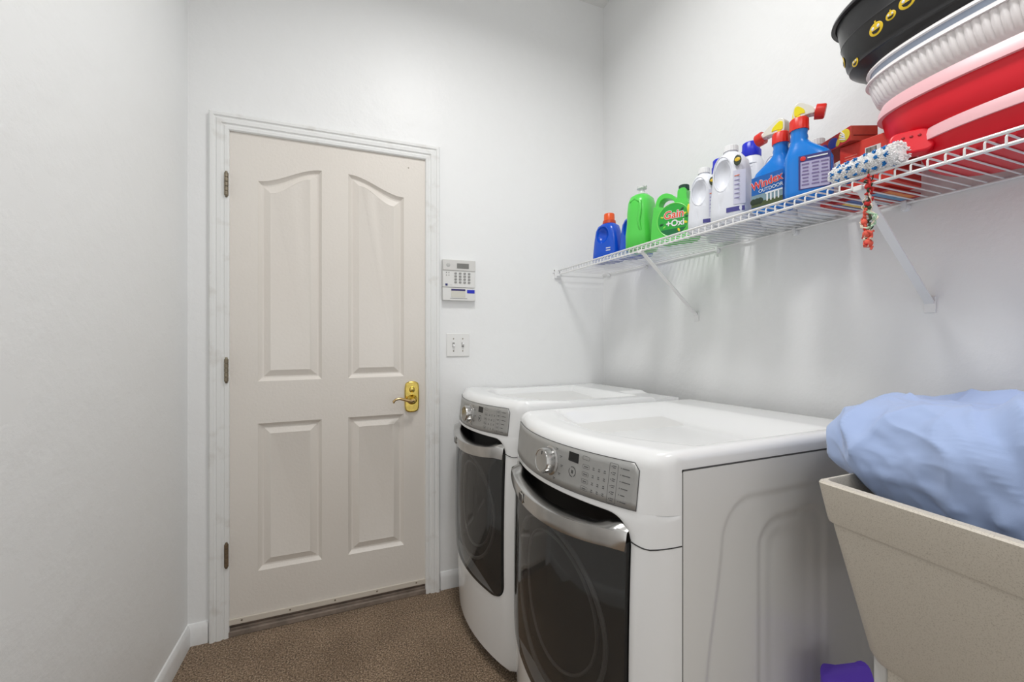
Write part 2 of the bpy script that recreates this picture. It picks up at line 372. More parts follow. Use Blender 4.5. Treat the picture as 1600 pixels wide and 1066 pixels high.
def machine(label, loc, far):
    t = thing('laundry_machine', label, 'washing machine', loc, 0)
    # cabinet with embossed near side
    def emb(x, z):
        def sd(x0, x1, z0, z1, r):
            dx = max(x0+r-x, x-(x1-r), 0); dz = max(z0+r-z, z-(z1-r), 0); return math.hypot(dx, dz) - r
        lean = .05*ss((z-.45)/.4)
        d1 = sd(.205+lean, .74, .12, .885, .09); d2 = sd(.36, .60, .18, .825+.05*(x-.36), .07); d3 = sd(.39, .56, .2, .80, .05)
        return .0035*ss(-d1/.014) + .005*ss(-d2/.022) + .003*ss(-d3/.03)
    nx, nz = 150, 150; x0 = bow(-HW) + .003; rows = []
    for i in range(nz+1):
        z = .03 + (.953-.03)*i/nz
        rows.append([(x0+(XB-x0)*j/nx, -HW + emb(x0+(XB-x0)*j/nx, z), tz(-HW, z)) for j in range(nx+1)])
    cab = join(grid(rows), box(x0, XB, -HW+.014, HW, .03, .945))
    obj('cabinet', cab, M_side, t, smooth=60)
    # front frame: ring between the door opening and the outline of the front
    DR = rrect(-.275, .275, .285, .850, .055, 8)
    n = len(DR)
    def outer(p):
        x, z = p; cx, cz = 0, .5
        dx, dz = x-cx, z-cz; k = min((HW/abs(dx)) if dx else 9, ((.866-cz)/dz) if dz > 0 else ((cz-.05)/-dz if dz < 0 else 9))
        return (cx+dx*k, cz+dz*k)
    # subdivide outline
    D2 = []
    for i in range(n):
        a, b = DR[i], DR[(i+1) % n]; L = math.hypot(a[0]-b[0], a[1]-b[1]); k = max(1, int(L/.02))
        for j in range(k): D2.append((a[0]+(b[0]-a[0])*j/k, a[1]+(b[1]-a[1])*j/k))
    OUT = [outer(p) for p in D2]
    for c_ in ((-HW, .05), (HW, .05), (-HW, .866), (HW, .866)):
        j_ = min(range(len(OUT)), key=lambda q: (OUT[q][0]-c_[0])**2+(OUT[q][1]-c_[1])**2); OUT[j_] = c_
    rings = []
    rings.append([fs(y, z, -.045) for y, z in D2]); rings.append([fs(y, z, .000-.004) for y, z in D2])
    for k in range(15):
        s = k/14; s = 1-(1-s)**1.6
        pts = []
        for p, q in zip(D2, OUT):
            e = .004*math.exp(-s*14)
            pts.append(fs(p[0]+(q[0]-p[0])*s, p[1]+(q[1]-p[1])*s, -e))
        rings.append(pts)
    fr = obj('front_panel', grid(rings, True), M_white, t, smooth=50)
    # seam line between lower front and console wings
    for s in (-1, 1):
        pts = [fs(s*y, .80 + .012*(abs(y-.305)/.03)**1.3*0.8 - .004, .0006) for y in (.277, .285, .293, .30, .308, .316, .322, .328, .332, HW)]
        obj('seam', tube(pts, .0013, 6), M_dark, t)
    # vertical seam strips where the front meets the cabinet
    for s in (-1, 1):
        obj('seam', grid([[(bow(s*HW)+a, s*(HW-.0012), tz(s*HW, z)) for a in (-.001, .0035)] for z in (.05, .3, .6, .8, .95)]), mat('side_seam', (150, 150, 148), .5), t)
    # console and top in one enamelled shell
    rows = []
    RR = .036
    def yround(y, z):
        e = HW-abs(y); r = .02
        lim = ZT - (r - math.sqrt(max(0, r*r-(r-e)**2)) if e < r else 0); return min(z, lim)
    for z in (.866, .88, .90, .93, ZT-RR):
        rows.append([fs(y, yround(y, z)) for y in ys])
    base = vx(ZT-RR)
    for k in range(1, 9):
        a = R(90*k/8)
        rows.append([(bow(y)+vxy(y, ZT-RR)+RR*(1-math.cos(a)), y, tz(y, yround(y, ZT-RR+RR*math.sin(a)))) for y in ys])
    nX = 70
    for k in range(1, nX+1):
        r = []
        for y in ys:
            xs = bow(y)+vxy(y, ZT-RR)+RR; x = xs + (XB-xs)*k/nX
            dfront = x-xs; dback = XB-x; dside = HW-abs(y)
            if far:   # sharper tray, raised rear corner
                d = min(dfront-.075 - .10*clamp((abs(y)-.1)/.25)**2, (dback-.15), dside-.06)
                z = ZT - .050*ss(d/.055); z += -.010*ss((.14-dback)/.03)*ss((.24-(y+HW))/.05) - .012*ss(dfront/.2)
            else:
                d = min(dfront-.045 - .06*clamp((abs(y)-.1)/.25)**2, dback-.13, dside-.022)
                z = ZT - .044*ss(d/.125) + .004*ss((.10-dback)/.05)
            z = yround(y, z)
            if dside < .001: z = min(z, ZT-.02)
            r.append((x, y, tz(y, z)))
        rows.append(r)
    rows.append([(XB, y, tz(y, .95)) for y in ys])
    top = grid(rows)
    sk = [grid([[(r[j][0], r[j][1], r[j][2]) for r in rows[4:]], [(r[j][0], r[j][1], min(r[j][2], tz(r[j][1], .957))) for r in rows[4:]]]) for j in (0, -1)]
    obj('top_cover', join(top, *sk), M_white, t, smooth=50)
    for s in (-1, 1):
        obj('seam', box(bow(s*HW)+.004, XB-.002, s*HW-.0004 if s < 0 else s*HW-.003, s*HW+.003 if s < 0 else s*HW+.0004, tz(s*HW, .9535), tz(s*HW, .9565)), mat('soft_seam', (84, 84, 84), .6), t)
    obj('back_panel', box(XB-.002, XB, -HW, HW, .05, .95), M_side, t)
    ft = None
    for fx, fy in ((.14, -.27), (.14, .27), (.70, -.27), (.70, .27)):
        if ft is None: ft = obj('foot', lathe([(.022, 0), (.024, .008), (.012, .012), (.012, .05)], 16), M_black, t)
        else: ft = cp(ft, t)
        ft.location = (fx, fy, 0)
    # silver control panel following the bow
    PT = lambda y: .964
    PB = lambda y: .868 - .004*(1-(y/.29)**2)
    rows = []
    nP = 48; W = .285
    for i in range(nP+1):
        y = -W + 2*W*i/nP; e = W-abs(y); rc = .014
        cut = rc - math.sqrt(max(0, rc*rc-(rc-e)**2)) if (e < rc and y < 0) else 0
        z0 = PB(y); z1 = PT(y)-cut
        rows.append([fs(y, z0+(z1-z0)*k/6, .0012) for k in range(7)])
    pn = obj('control_panel', grid(rows), M_silver, t, smooth=30, solid=.0012)
    edge = [rows[i][6] for i in range(nP+1)] + [rows[nP][k] for k in range(5, -1, -1)] + [rows[i][0] for i in range(nP-1, -1, -1)] + [rows[0][k] for k in range(1, 6)]
    obj('panel_edge', tube(edge, .0009, 5, True), M_print, pn)
    def on(y, z, off=.0022):   # frame on the panel, text reads along -y
        p = Vector(fs(y, z, off)); ty = Vector((-(bow(y-.003)-bow(y+.003)), -.006, 0)); ty = Vector((bow(y-.003)-bow(y+.003), -.006, 0)).normalized()
        up = Vector((.13, 0, 1)).normalized(); nn = ty.cross(up)
        return Matrix(((ty.x, up.x, nn.x, p.x), (ty.y, up.y, nn.y, p.y), (ty.z, up.z, nn.z, p.z), (0, 0, 0, 1)))
    def mark(x0, x1, z0, z1): return box(x0*.72, x1*.72, z0, z1, -.0003, .0003)
    def frame(w_, h_, th=.0007, r=.003):
        a = rrect(-w_/2, w_/2, -h_/2, h_/2, r, 4); b = rrect(-w_/2+th, w_/2-th, -h_/2+th, h_/2-th, max(r-th, .0005), 4); m = len(a)
        return [(x, z, 0) for x, z in a] + [(x, z, 0) for x, z in b], [(i, (i+1) % m, m+(i+1) % m, m+i) for i in range(m)]
    KY = -.022
    Mk = on(KY, .915, 0)
    kb = obj('knob', xf(lathe([(.037, 0), (.037, .003), (.0325, .006), (.0315, .026), (.030, .030), (.027, .031), (.026, .0295), (0.001, .0295)], 40), Mk), M_chrome, pn)
    obj('knob_mark', xf(mark(-.001, .001, .015, .024), Mk @ T(0, 0, .0302)), M_print, kb)
    obj('display', xf(box(-.017, .017, -.011, .011, 0, .001), on(-.114, .943, .0016)), M_black, pn)
    # printed marks: start ring, buttons, option lists
    pr = []
    for a0, a1 in ((-60, 130), (150, 290)):
        pts = [(.0125*math.cos(R(a)), .0125*math.sin(R(a)), 0) for a in range(a0, a1, 10)]; pts2 = [(x*.82, y*.82, 0) for x, y, _ in pts]
        pr.append(xf(grid([pts, pts2]), on(-.114, .909)))
    pr.append(xf(join(mark(-.004, -.002, -.004, .004), mark(-.001, .0005, -.004, .004), mark(.002, .004, -.004, .004)), on(-.114, .909)))
    pr.append(xf(frame(.022, .009), on(-.154, .949)))
    for k, z in enumerate((.930, .913, .897, .881)):
        pr.append(xf(frame(.021, .0095), on(-.156, z)))
        pr.append(xf(mark(-.008, .008, -.0012, .0008), on(-.156, z)))
        for y in (-.178, -.193, -.208):
            pr.append(xf(join(mark(-.003, .003, .001, .0025), mark(-.0035, .0035, -.003, -.0015)), on(y, z)))
    for k in range(6):
        z = .946 - k*.0138
        pr.append(xf(join(mark(-.008, -.006, -.001, .001), mark(-.003, .008, .0012, .0026), mark(-.003, .006, -.0028, -.0014)), on(-.229, z)))
        pr.append(xf(join(mark(-.016, -.014, -.001, .001), mark(-.010, (.012, .016, .018, .012, .004, .010)[k], -.0008, .0010)), on(-.256, z)))
    pr.append(xf(frame(.022, .086), on(-.229, .911)))
    for a in range(0, 360, 30):
        if a not in (90, 120):
            p = on(KY + .052*math.cos(R(a))*-1, .915 + .042*math.sin(R(a)))
            if .874 < .915+.042*math.sin(R(a)) < .962: pr.append(xf(join(mark(-.006, .006, -.001, .0006), mark(-.005, .003, -.004, -.003)), p))
    o = obj('panel_print', join(*pr), M_print, pn, smooth=0); o['kind'] = 'stuff'
    # door: black pocket above, silver grip band, dark glass, inner ring
    ins = rrect(-.272, .272, .288, .847, .052, 8); m = len(ins)
    dr = obj('door', grid([[fs(y, z, -.006) for y, z in ins], [fs(y, z, -.050) for y, z in ins], [fs(y*.6, .56+(z-.56)*.6, -.085) for y, z in ins]], True, False, True), mat('door_liner_black', (20, 20, 20), .5), t, smooth=50)
    def sag(y): return .030*(1-(y/.272)**2)
    def btop(y): return .831 - sag(y)*.85
    rings = []
    cy, cz = 0, .54
    gl = []
    for y, z in ins: gl.append((y, min(z, btop(y)-.030)))
    g2 = []
    for i in range(len(gl)):
        a, b = gl[i], gl[(i+1) % m]; L = math.hypot(a[0]-b[0], a[1]-b[1]); k = max(1, int(L/.02))
        for j in range(k):
            yy = a[0]+(b[0]-a[0])*j/k; zz = a[1]+(b[1]-a[1])*j/k
            if zz > .7: zz = min(.8, btop(yy)-.030) if a[1] > .7 and b[1] > .7 else zz
            g2.append((yy, zz))
    for k in range(13):
        s = 1-k/13
        rings.append([fs(cy+(y-cy)*s, cz+(z-cz)*s, .004+.010*(1-s*s)) for y, z in g2])
    g = grid(rings, True, False, True); rim = grid([[fs(y, z, .004) for y, z in g2], [fs(y, z, -.006) for y, z in g2]], True)
    obj('glass', g, M_glass, dr, smooth=50)
    obj('door_rim', rim, M_black, dr, smooth=50)
    for rr_, zz_, th in ((.205, -.012, .006), (.165, -.030, .004)):
        pts = [fs(rr_*1.05*math.cos(R(a)), .545+rr_*math.sin(R(a)), zz_) for a in range(0, 360, 6)]
        obj('inner_ring', tube(pts, th, 8, True), mat('ring_grey', (120, 120, 118), .35), dr)
    rows = []
    for i in range(41):
        y = -.270+.540*i/40; e = clamp((.270-abs(y))/.022); pz = .043
        zt = btop(y) - .010*(1-e)**2; zb = zt - pz
        d = .020*math.sqrt(clamp(1-(1-e)**2))
        rows.append([fs(y, zt+(.838-zt)*ss((abs(y)-.185)/.055)*(1-.3*(1-e)), -.014), fs(y, zt+.001, d*.6), fs(y, zt-.003, d+.002), fs(y, zt-.022, d+.004), fs(y, zb+.003, d+.001), fs(y, zb, d*.5), fs(y, zb, -.004)])
    bd = obj('grip_band', grid(rows), M_chrome, dr, smooth=45)
    def onb(y, z, off):
        p = Vector(fs(y, z, off)); ty = Vector((bow(y-.003)-bow(y+.003), -.006, 0)).normalized(); up = Vector((0, 0, 1)); nn = ty.cross(up)
        return Matrix(((ty.x, up.x, nn.x, p.x), (ty.y, up.y, nn.y, p.y), (ty.z, up.z, nn.z, p.z), (0, 0, 0, 1)))
    bg = obj('badge', xf(box(-.015, .015, -.013, .013, 0, .004), onb(.09, btop(.09)-.021, .023)), M_chrome, bd, bevel=.002)
    obj('badge_field', xf(box(-.012, .012, -.010, .010, .004, .0046), onb(.09, btop(.09)-.021, .023)), M_black, bd)
    return t
machine('far white front-loading laundry machine with silver console, beside the door wall', (.430, 1.652, 0), True)
machine('near white front-loading laundry machine with embossed side, beside the utility sink', (.462, .980, 0), False)

# ------------------------------------------------------------------ wire shelf
SX, SY0, SY1, SZ = 1.024, -.45, 1.985, 1.580
M_wire = mat('white_wire', (236, 236, 236), .3)
sh = thing('wire_shelf', 'white wire shelf running along the right wall above the machines', 'shelf', (0, 0, 0))
obj('front_rail', tube([(SX, SY0, SZ+.004), (SX, SY1, SZ+.004)], .0036, 8), M_wire, sh)
obj('front_rail', tube([(SX, SY0, SZ-.018), (SX, SY1, SZ-.018)], .0036, 8), M_wire, sh)
obj('back_rail', tube([(XR-.008, SY0, SZ-.004), (XR-.008, SY1, SZ-.004)], .0032, 8), M_wire, sh)
wr = obj('cross_wire', tube([(XR-.006, 0, SZ), (SX+.006, 0, SZ), (SX+.001, 0, SZ-.001), (SX-.003, 0, SZ-.005), (SX-.003, 0, SZ-.020)], .0019, 6), M_wire, sh)
wr.location = (0, SY0+.01, 0)
k = 1
while SY0+.01+k*.0254 < SY1:
    c = cp(wr, sh); c.location = (0, SY0+.01+k*.0254, 0); k += 1
for yy in (.565, 1.30, -.30):
    v = Vector((SX+.004, yy, SZ-.016)); e = Vector((XR-.002, yy+.008, SZ-.262))
    d = (e-v).normalized(); s = Vector((0, 1, 0)); u = d.cross(s).normalized()
    g = []
    for p in (v, e): g.append([p + s*a*.0095 + u*b*.0022 for a, b in ((-1, -1), (1, -1), (1, 1), (-1, 1))])
    st = obj('brace', grid(g, True, True, True), M_wire, sh, bevel=.001)
    obj('brace_clip', join(box(SX-.006, SX+.010, yy-.009, yy+.009, SZ-.026, SZ-.014)), M_wire, st, bevel=.002)
    obj('brace_foot', box(XR-.004, XR, yy-.003, yy+.019, SZ-.285, SZ-.245), M_wire, st, bevel=.001)
eb = obj('end_bracket', join(box(SX-.020, SX+.014, YB-.013, YB, SZ-.040, SZ+.010), box(SX-.012, SX+.012, YB-.030, YB-.008, SZ-.030, SZ-.020), box(SX-.030, SX-.012, YB-.006, YB, SZ-.010, SZ+.014)), M_whitep, sh, bevel=.003)
obj('screw', xf(lathe([(.003, 0), (.002, .002)], 8), T(SX-.022, YB-.006, SZ+.003) @ rot90), M_nickel, eb)
cl = None
for yy in (1.93, 1.62, 1.20, .90, .62, .27, -.05):
    g = join(xf(lathe([(.010, 0), (.011, .004), (.007, .012)], 14), T(XR, 0, SZ-.014) @ Matrix.Rotation(R(-90), 4, 'Y')), box(XR-.014, XR, -.005, .005, SZ-.016, SZ+.002))
    cl = obj('wall_clip', g, M_whitep, sh) if cl is None else cp(cl, sh)
    cl.location = (0, yy, 0)
ZS = SZ + .0021

# ------------------------------------------------------------------ bottles
def cap_ribbed(r, h, seg=36):
    rows = [sring(z, 0, 0, r*k, r*k, 2, seg, .05, 1) for z, k in ((0, 1), (h*.9, .97))] + [sring(h, 0, 0, r*.9, r*.9, 2, seg), sring(h, 0, 0, r*.3, r*.3, 2, seg)]
    return grid(rows, True, True, True)
def threads(r0, h): return lathe([(r0, 0), (r0, h)], 24)
M_blue = mat('blue_plastic', (12, 84, 208), .25)
M_green = mat('green_plastic', (88, 212, 84), .28)
M_jug = mat('white_jug_plastic', (226, 229, 236), .35)
M_royal = mat('royal_blue_cap', (28, 44, 205), .35)
M_orange = mat('orange_cap', (240, 92, 30), .35)
M_wblue = mat('bright_blue_plastic', (20, 124, 216), .22)
M_redcap = mat('red_cap', (222, 44, 34), .35)

def detergent(label, x, y, rz, cap, sc=1.0):
    t = thing('detergent_bottle', label, 'bottle', (x, y, ZS), rz, 'bottles on the wire shelf')
    body = loft([(.0, 0, 0, .066*sc, .040, 4), (.006, 0, 0, .071*sc, .045, 4), (.05, 0, 0, .069*sc, .045, 3.6), (.10, 0, 0, .064*sc, .044, 3.4), (.150, 0, 0, .056*sc, .041, 3.2), (.170, .002, 0, .049, .037, 2.8), (.180, .004, 0, .034, .030, 2.4), (.186, .006, 0, .023, .023, 2)], 40)
    me = bool_cut(body, [ellipsoid((-.004, -.054, .124), (.036, .034, .040)), ellipsoid((-.004, .054, .124), (.036, .034, .040))])
    b = obj('body', me, M_blue, t, smooth=50)
    rim = [(-.004+.036*math.cos(R(a)), -.0425+.0045*math.cos(R(a))**2, .124+.041*math.sin(R(a))) for a in range(0, 360, 12)]
    obj('grip_rim', tube(rim, .0022, 6, True), M_blue, b)
    obj('label', text('=', .05, face(.030, -.0452, .052)), M_whitep, b, smooth=0)
    if cap:
        c = obj('cap_collar', lathe([(.030, .180), (.0315, .182), (.0295, .196), (.026, .197)], 28), mat('dark_orange_collar', (200, 66, 22), .35), t); c.location = (.006, 0, 0)
        c = obj('cap', xf(cap_ribbed(.0240, .034), T(.006, 0, .196)), M_orange, t)
    else:
        obj('cap', xf(cap_ribbed(.023, .02), T(.006, 0, .184)), M_blue, t)
    return t
detergent('blue detergent bottle with an orange cap, leftmost on the wire shelf', 1.125, 1.662, R(-68), True)
detergent('blue detergent bottle half hidden between orange-capped bottle and green bottles', 1.165, 1.508, R(-72), False, 1.0)

# green jug with see-through handle
def green_jug(x, y, rz):
    t = thing('detergent_bottle', 'green laundry detergent jug with round leafy label and dark cap', 'bottle', (x, y, ZS), rz, 'bottles on the wire shelf')
    out = smoothpoly([(-.068, .004), (-.074, .05), (-.070, .095), (-.066, .125), (-.066, .155), (-.054, .178), (-.030, .186), (-.004, .176), (.010, .160), (.016, .160), (.020, .188), (.046, .188), (.052, .150), (.066, .125), (.076, .085), (.076, .045), (.070, .004), (0, .0)], 6)
    me = bool_cut(prism(out, -.040, .040), [prism(smoothpoly([(-.052, .138), (-.048, .160), (-.030, .168), (-.004, .158), (.006, .140), (-.02, .128)], 5), -.1, .1), box(-.2, .2, -.1, -.020, .136, .3), box(-.2, .2, .020, .1, .136, .3)], bevel=.007)
    b = obj('body', me, M_green, t, smooth=60)
    obj('cap', join(xf(cap_ribbed(.018, .018), T(.033, 0, .187))), mat('dark_green_cap', (20, 62, 48), .4), t)
    ringp = [(.010+.060*math.cos(R(a)), -.0402, .076+.060*math.sin(R(a))) for a in range(0, 360, 10)]
    obj('label_rim', tube(ringp, .0018, 6, True), mat('light_green_rim', (120, 225, 100), .3), b)
    obj('label', xf(lathe([(.057, 0), (.057, .0008)], 40), T(.010, -.0398, .076) @ rot90), mat('deep_green_label', (44, 170, 60), .35), b)
    obj('label_band', prism([(.010+.057*math.cos(R(a)), .076+.057*math.sin(R(a))) for a in range(215, 326, 10)], -.0412, -.0404), mat('dark_green_band', (16, 110, 60), .35), b)
    obj('lettering_shadow', text('Gain', .040, face(.012, -.0416, .094), bold=.0022, shear=.1), M_whitep, b, smooth=0)
    obj('lettering', text('Gain', .040, face(.012, -.0422, .094), bold=.0004, shear=.1), mat('orange_red_print', (236, 82, 40), .4), b, smooth=0)
    obj('lettering', text('+Oxi', .032, face(.018, -.0420, .062), bold=.0009), M_whitep, b, smooth=0)
    for (a, r_, mm, w_) in ((20, .045, (236, 214, 40), .007), (-20, .047, (236, 214, 40), .008), (160, .044, (190, 220, 60), .006), (-62, .045, (240, 214, 40), .007), (45, .046, (20, 90, 40), .008), (195, .045, (20, 96, 44), .008), (215, .040, (130, 220, 90), .006), (5, .049, (24, 100, 44), .006)):
        obj('printed_leaf', xf(ellipsoid((0, 0, 0), (w_, .0008, w_*.55), 10, 6), T(.010+r_*math.cos(R(a)), -.0412, .076+r_*math.sin(R(a))) @ Matrix.Rotation(R(-a), 4, 'Y')), mat('leaf%d%d%d' % mm, mm, .4), b)
    return t
green_jug(1.112, 1.210, R(-66))
t = thing('detergent_bottle', 'plain green detergent jug turned sideways, left of the labelled green jug', 'bottle', (1.095, 1.378, ZS), R(-62), 'bottles on the wire shelf')
b = obj('body', loft([(0, 0, 0, .050, .060, 3.2), (.006, 0, 0, .055, .066, 3.2), (.06, 0, 0, .056, .068, 3), (.11, 0, 0, .051, .066, 2.8), (.15, 0, 0, .050, .066, 2.8), (.19, 0, 0, .046, .062, 2.8), (.213, .001, 0, .040, .052, 2.8), (.224, .001, 0, .028, .036, 2.4)], 40), M_green, t, smooth=60)
obj('grip_ridge', tube([(.028, -.050, .05), (.020, -.066, .08), (.016, -.068, .11), (.022, -.067, .15), (.020, -.062, .185), (-.005, -.056, .200), (-.024, -.058, .190)], .006, 10), M_green, b)
M_clear = mat('frosted_plastic', (232, 234, 234), .3, alpha=.75)
obj('cap', lathe([(.026, .220), (.024, .230), (.014, .236), (.012, .244)], 24), M_clear, t)
ph = obj('pump', lathe([(.008, .240), (.008, .250), (.020, .253), (.019, .262), (.006, .266)], 20), M_clear, t)
obj('nozzle', tube([(0, 0, .258), (.020, -.016, .258), (.026, -.020, .252)], .0045, 8), M_clear, ph)

def jug(label, x, y, rz, s=1.0, yellow=False, lab=True):
    t = thing('bleach_jug', label, 'jug', (x, y, ZS), rz, 'white jugs on the wire shelf')
    body = loft([(0, 0, 0, .050*s, .034*s, 3.5), (.006, 0, 0, .056*s, .040*s, 3.5), (.04, 0, 0, .057*s, .041*s, 3.3), (.09*s, 0, 0, .055*s, .040*s, 3.2), (.16*s, 0, 0, .050*s, .037*s, 3), (.19*s, 0, 0, .044*s, .034*s, 2.8), (.212*s, -.002, 0, .030*s, .026*s, 2.4), (.220*s, -.003, 0, .019*s, .019*s, 2), (.228*s, -.003, 0, .018*s, .018*s, 2)], 48)
    me = bool_cut(body, [ellipsoid((-.012*s, -.056*s, .150*s), (.029*s, .038*s, .053*s)), ellipsoid((-.012*s, .056*s, .150*s), (.029*s, .038*s, .053*s)), ellipsoid((-.018*s, -.062*s, .060*s), (.010*s, .0235*s, .050*s))])
    b = obj('body', me, M_jug, t, smooth=55)
    rim = [(-.012*s+.0275*s*math.cos(R(a)), (-.0385+.004*math.cos(R(a))**2)*s, .150*s+.052*s*math.sin(R(a))) for a in range(0, 360, 10)]
    obj('grip_rim', tube(rim, .0022, 6, True), M_jug, b)
    obj('cap', xf(cap_ribbed(.0205*s, .018), T(-.003, 0, .224*s)), M_whitep, t)
    if lab:
        for s_ in (1,):
            obj('label', grid([[(.022*s+.030*s*u, -.0412*s+.010*s*u*u, z*s) for u in (0, .33, .66, 1)] for z in (.05, .08, .11, .150)]), mat('pale_label', (205, 206, 222), .4), b)
            obj('label_band', grid([[(.002*s+.048*s*u, -.0420*s+.010*s*u**3, z*s) for u in (0, .33, .66, 1)] for z in (.030, .037, .044)]), mat('navy_print', (72, 70, 140), .4), b)
            obj('label_logo', xf(ellipsoid((0, 0, 0), (.011*s, .001, .016*s), 12, 6), T(.034*s, -.0415*s, .178*s)), mat('dark_green_logo', (54, 66, 50), .4), b)
            obj('label_logo', xf(ellipsoid((0, 0, 0), (.008*s, .001, .006*s), 12, 6), T(.034*s, -.0428*s, .180*s)), mat('yellow_print', (228, 190, 50), .4), b)
            for k in range(6): obj('label_line', cbox((.032*s, -.0408*s, (.134-.013*k)*s), (.014*s, .0016, .0022)), mat('orange_print' if k == 0 else 'lilac_print', (226, 120, 70) if k == 0 else (150, 146, 186), .5), b)
    if yellow: obj('label', xf(ellipsoid((0, 0, 0), (.005, .010, .018), 12, 6), T(-.053*s, -.016, .088)), mat('yellow_label', (238, 222, 40), .4), b)
    return t
jug('small white jug with moulded grip and yellow side label, right of the green jugs', 1.103, 1.062, R(-58), .90, True)
jug('large white jug with purple-printed label, left of the spray bottles', 1.098, .952, R(-72), 1.02)
jug('white jug behind the left blue spray bottle', 1.232, .884, R(-80), 1.02, lab=False)
jug('white jug behind the right blue spray bottle, mostly hidden', 1.245, .790, R(0), .90, lab=False)

def bluecap(label, x, y, h):
    t = thing('softener_bottle', label, 'bottle', (x, y, ZS), R(-75), 'white bottles with blue caps')
    b = obj('body', loft([(0, 0, 0, .040, .034, 3), (.006, 0, 0, .044, .038, 3), (.10, 0, 0, .043, .037, 3), (h-.085, 0, 0, .041, .035, 2.8), (h-.06, 0, 0, .034, .031, 2.4), (h-.045, 0, 0, .027, .027, 2)], 32), M_jug, t)
    obj('cap_collar', lathe([(.029, h-.047), (.030, h-.045), (.030, h-.026), (.026, h-.025)], 28), M_royal, t)
    obj('cap', xf(cap_ribbed(.0255, .028), T(0, 0, h-.026)), M_royal, t)
    for k in range(3): obj('shoulder_rib', tube([(.030*math.cos(R(a)), -.022-.014*math.sin(R(a)), h-.075-.012*k) for a in range(20, 161, 20)], .0014, 5), M_jug, b)
bluecap('white bottle with blue cap behind the gap between the two white jugs', 1.238, 1.120, .290)
bluecap('white bottle with blue cap behind the large white jug', 1.228, .990, .292)

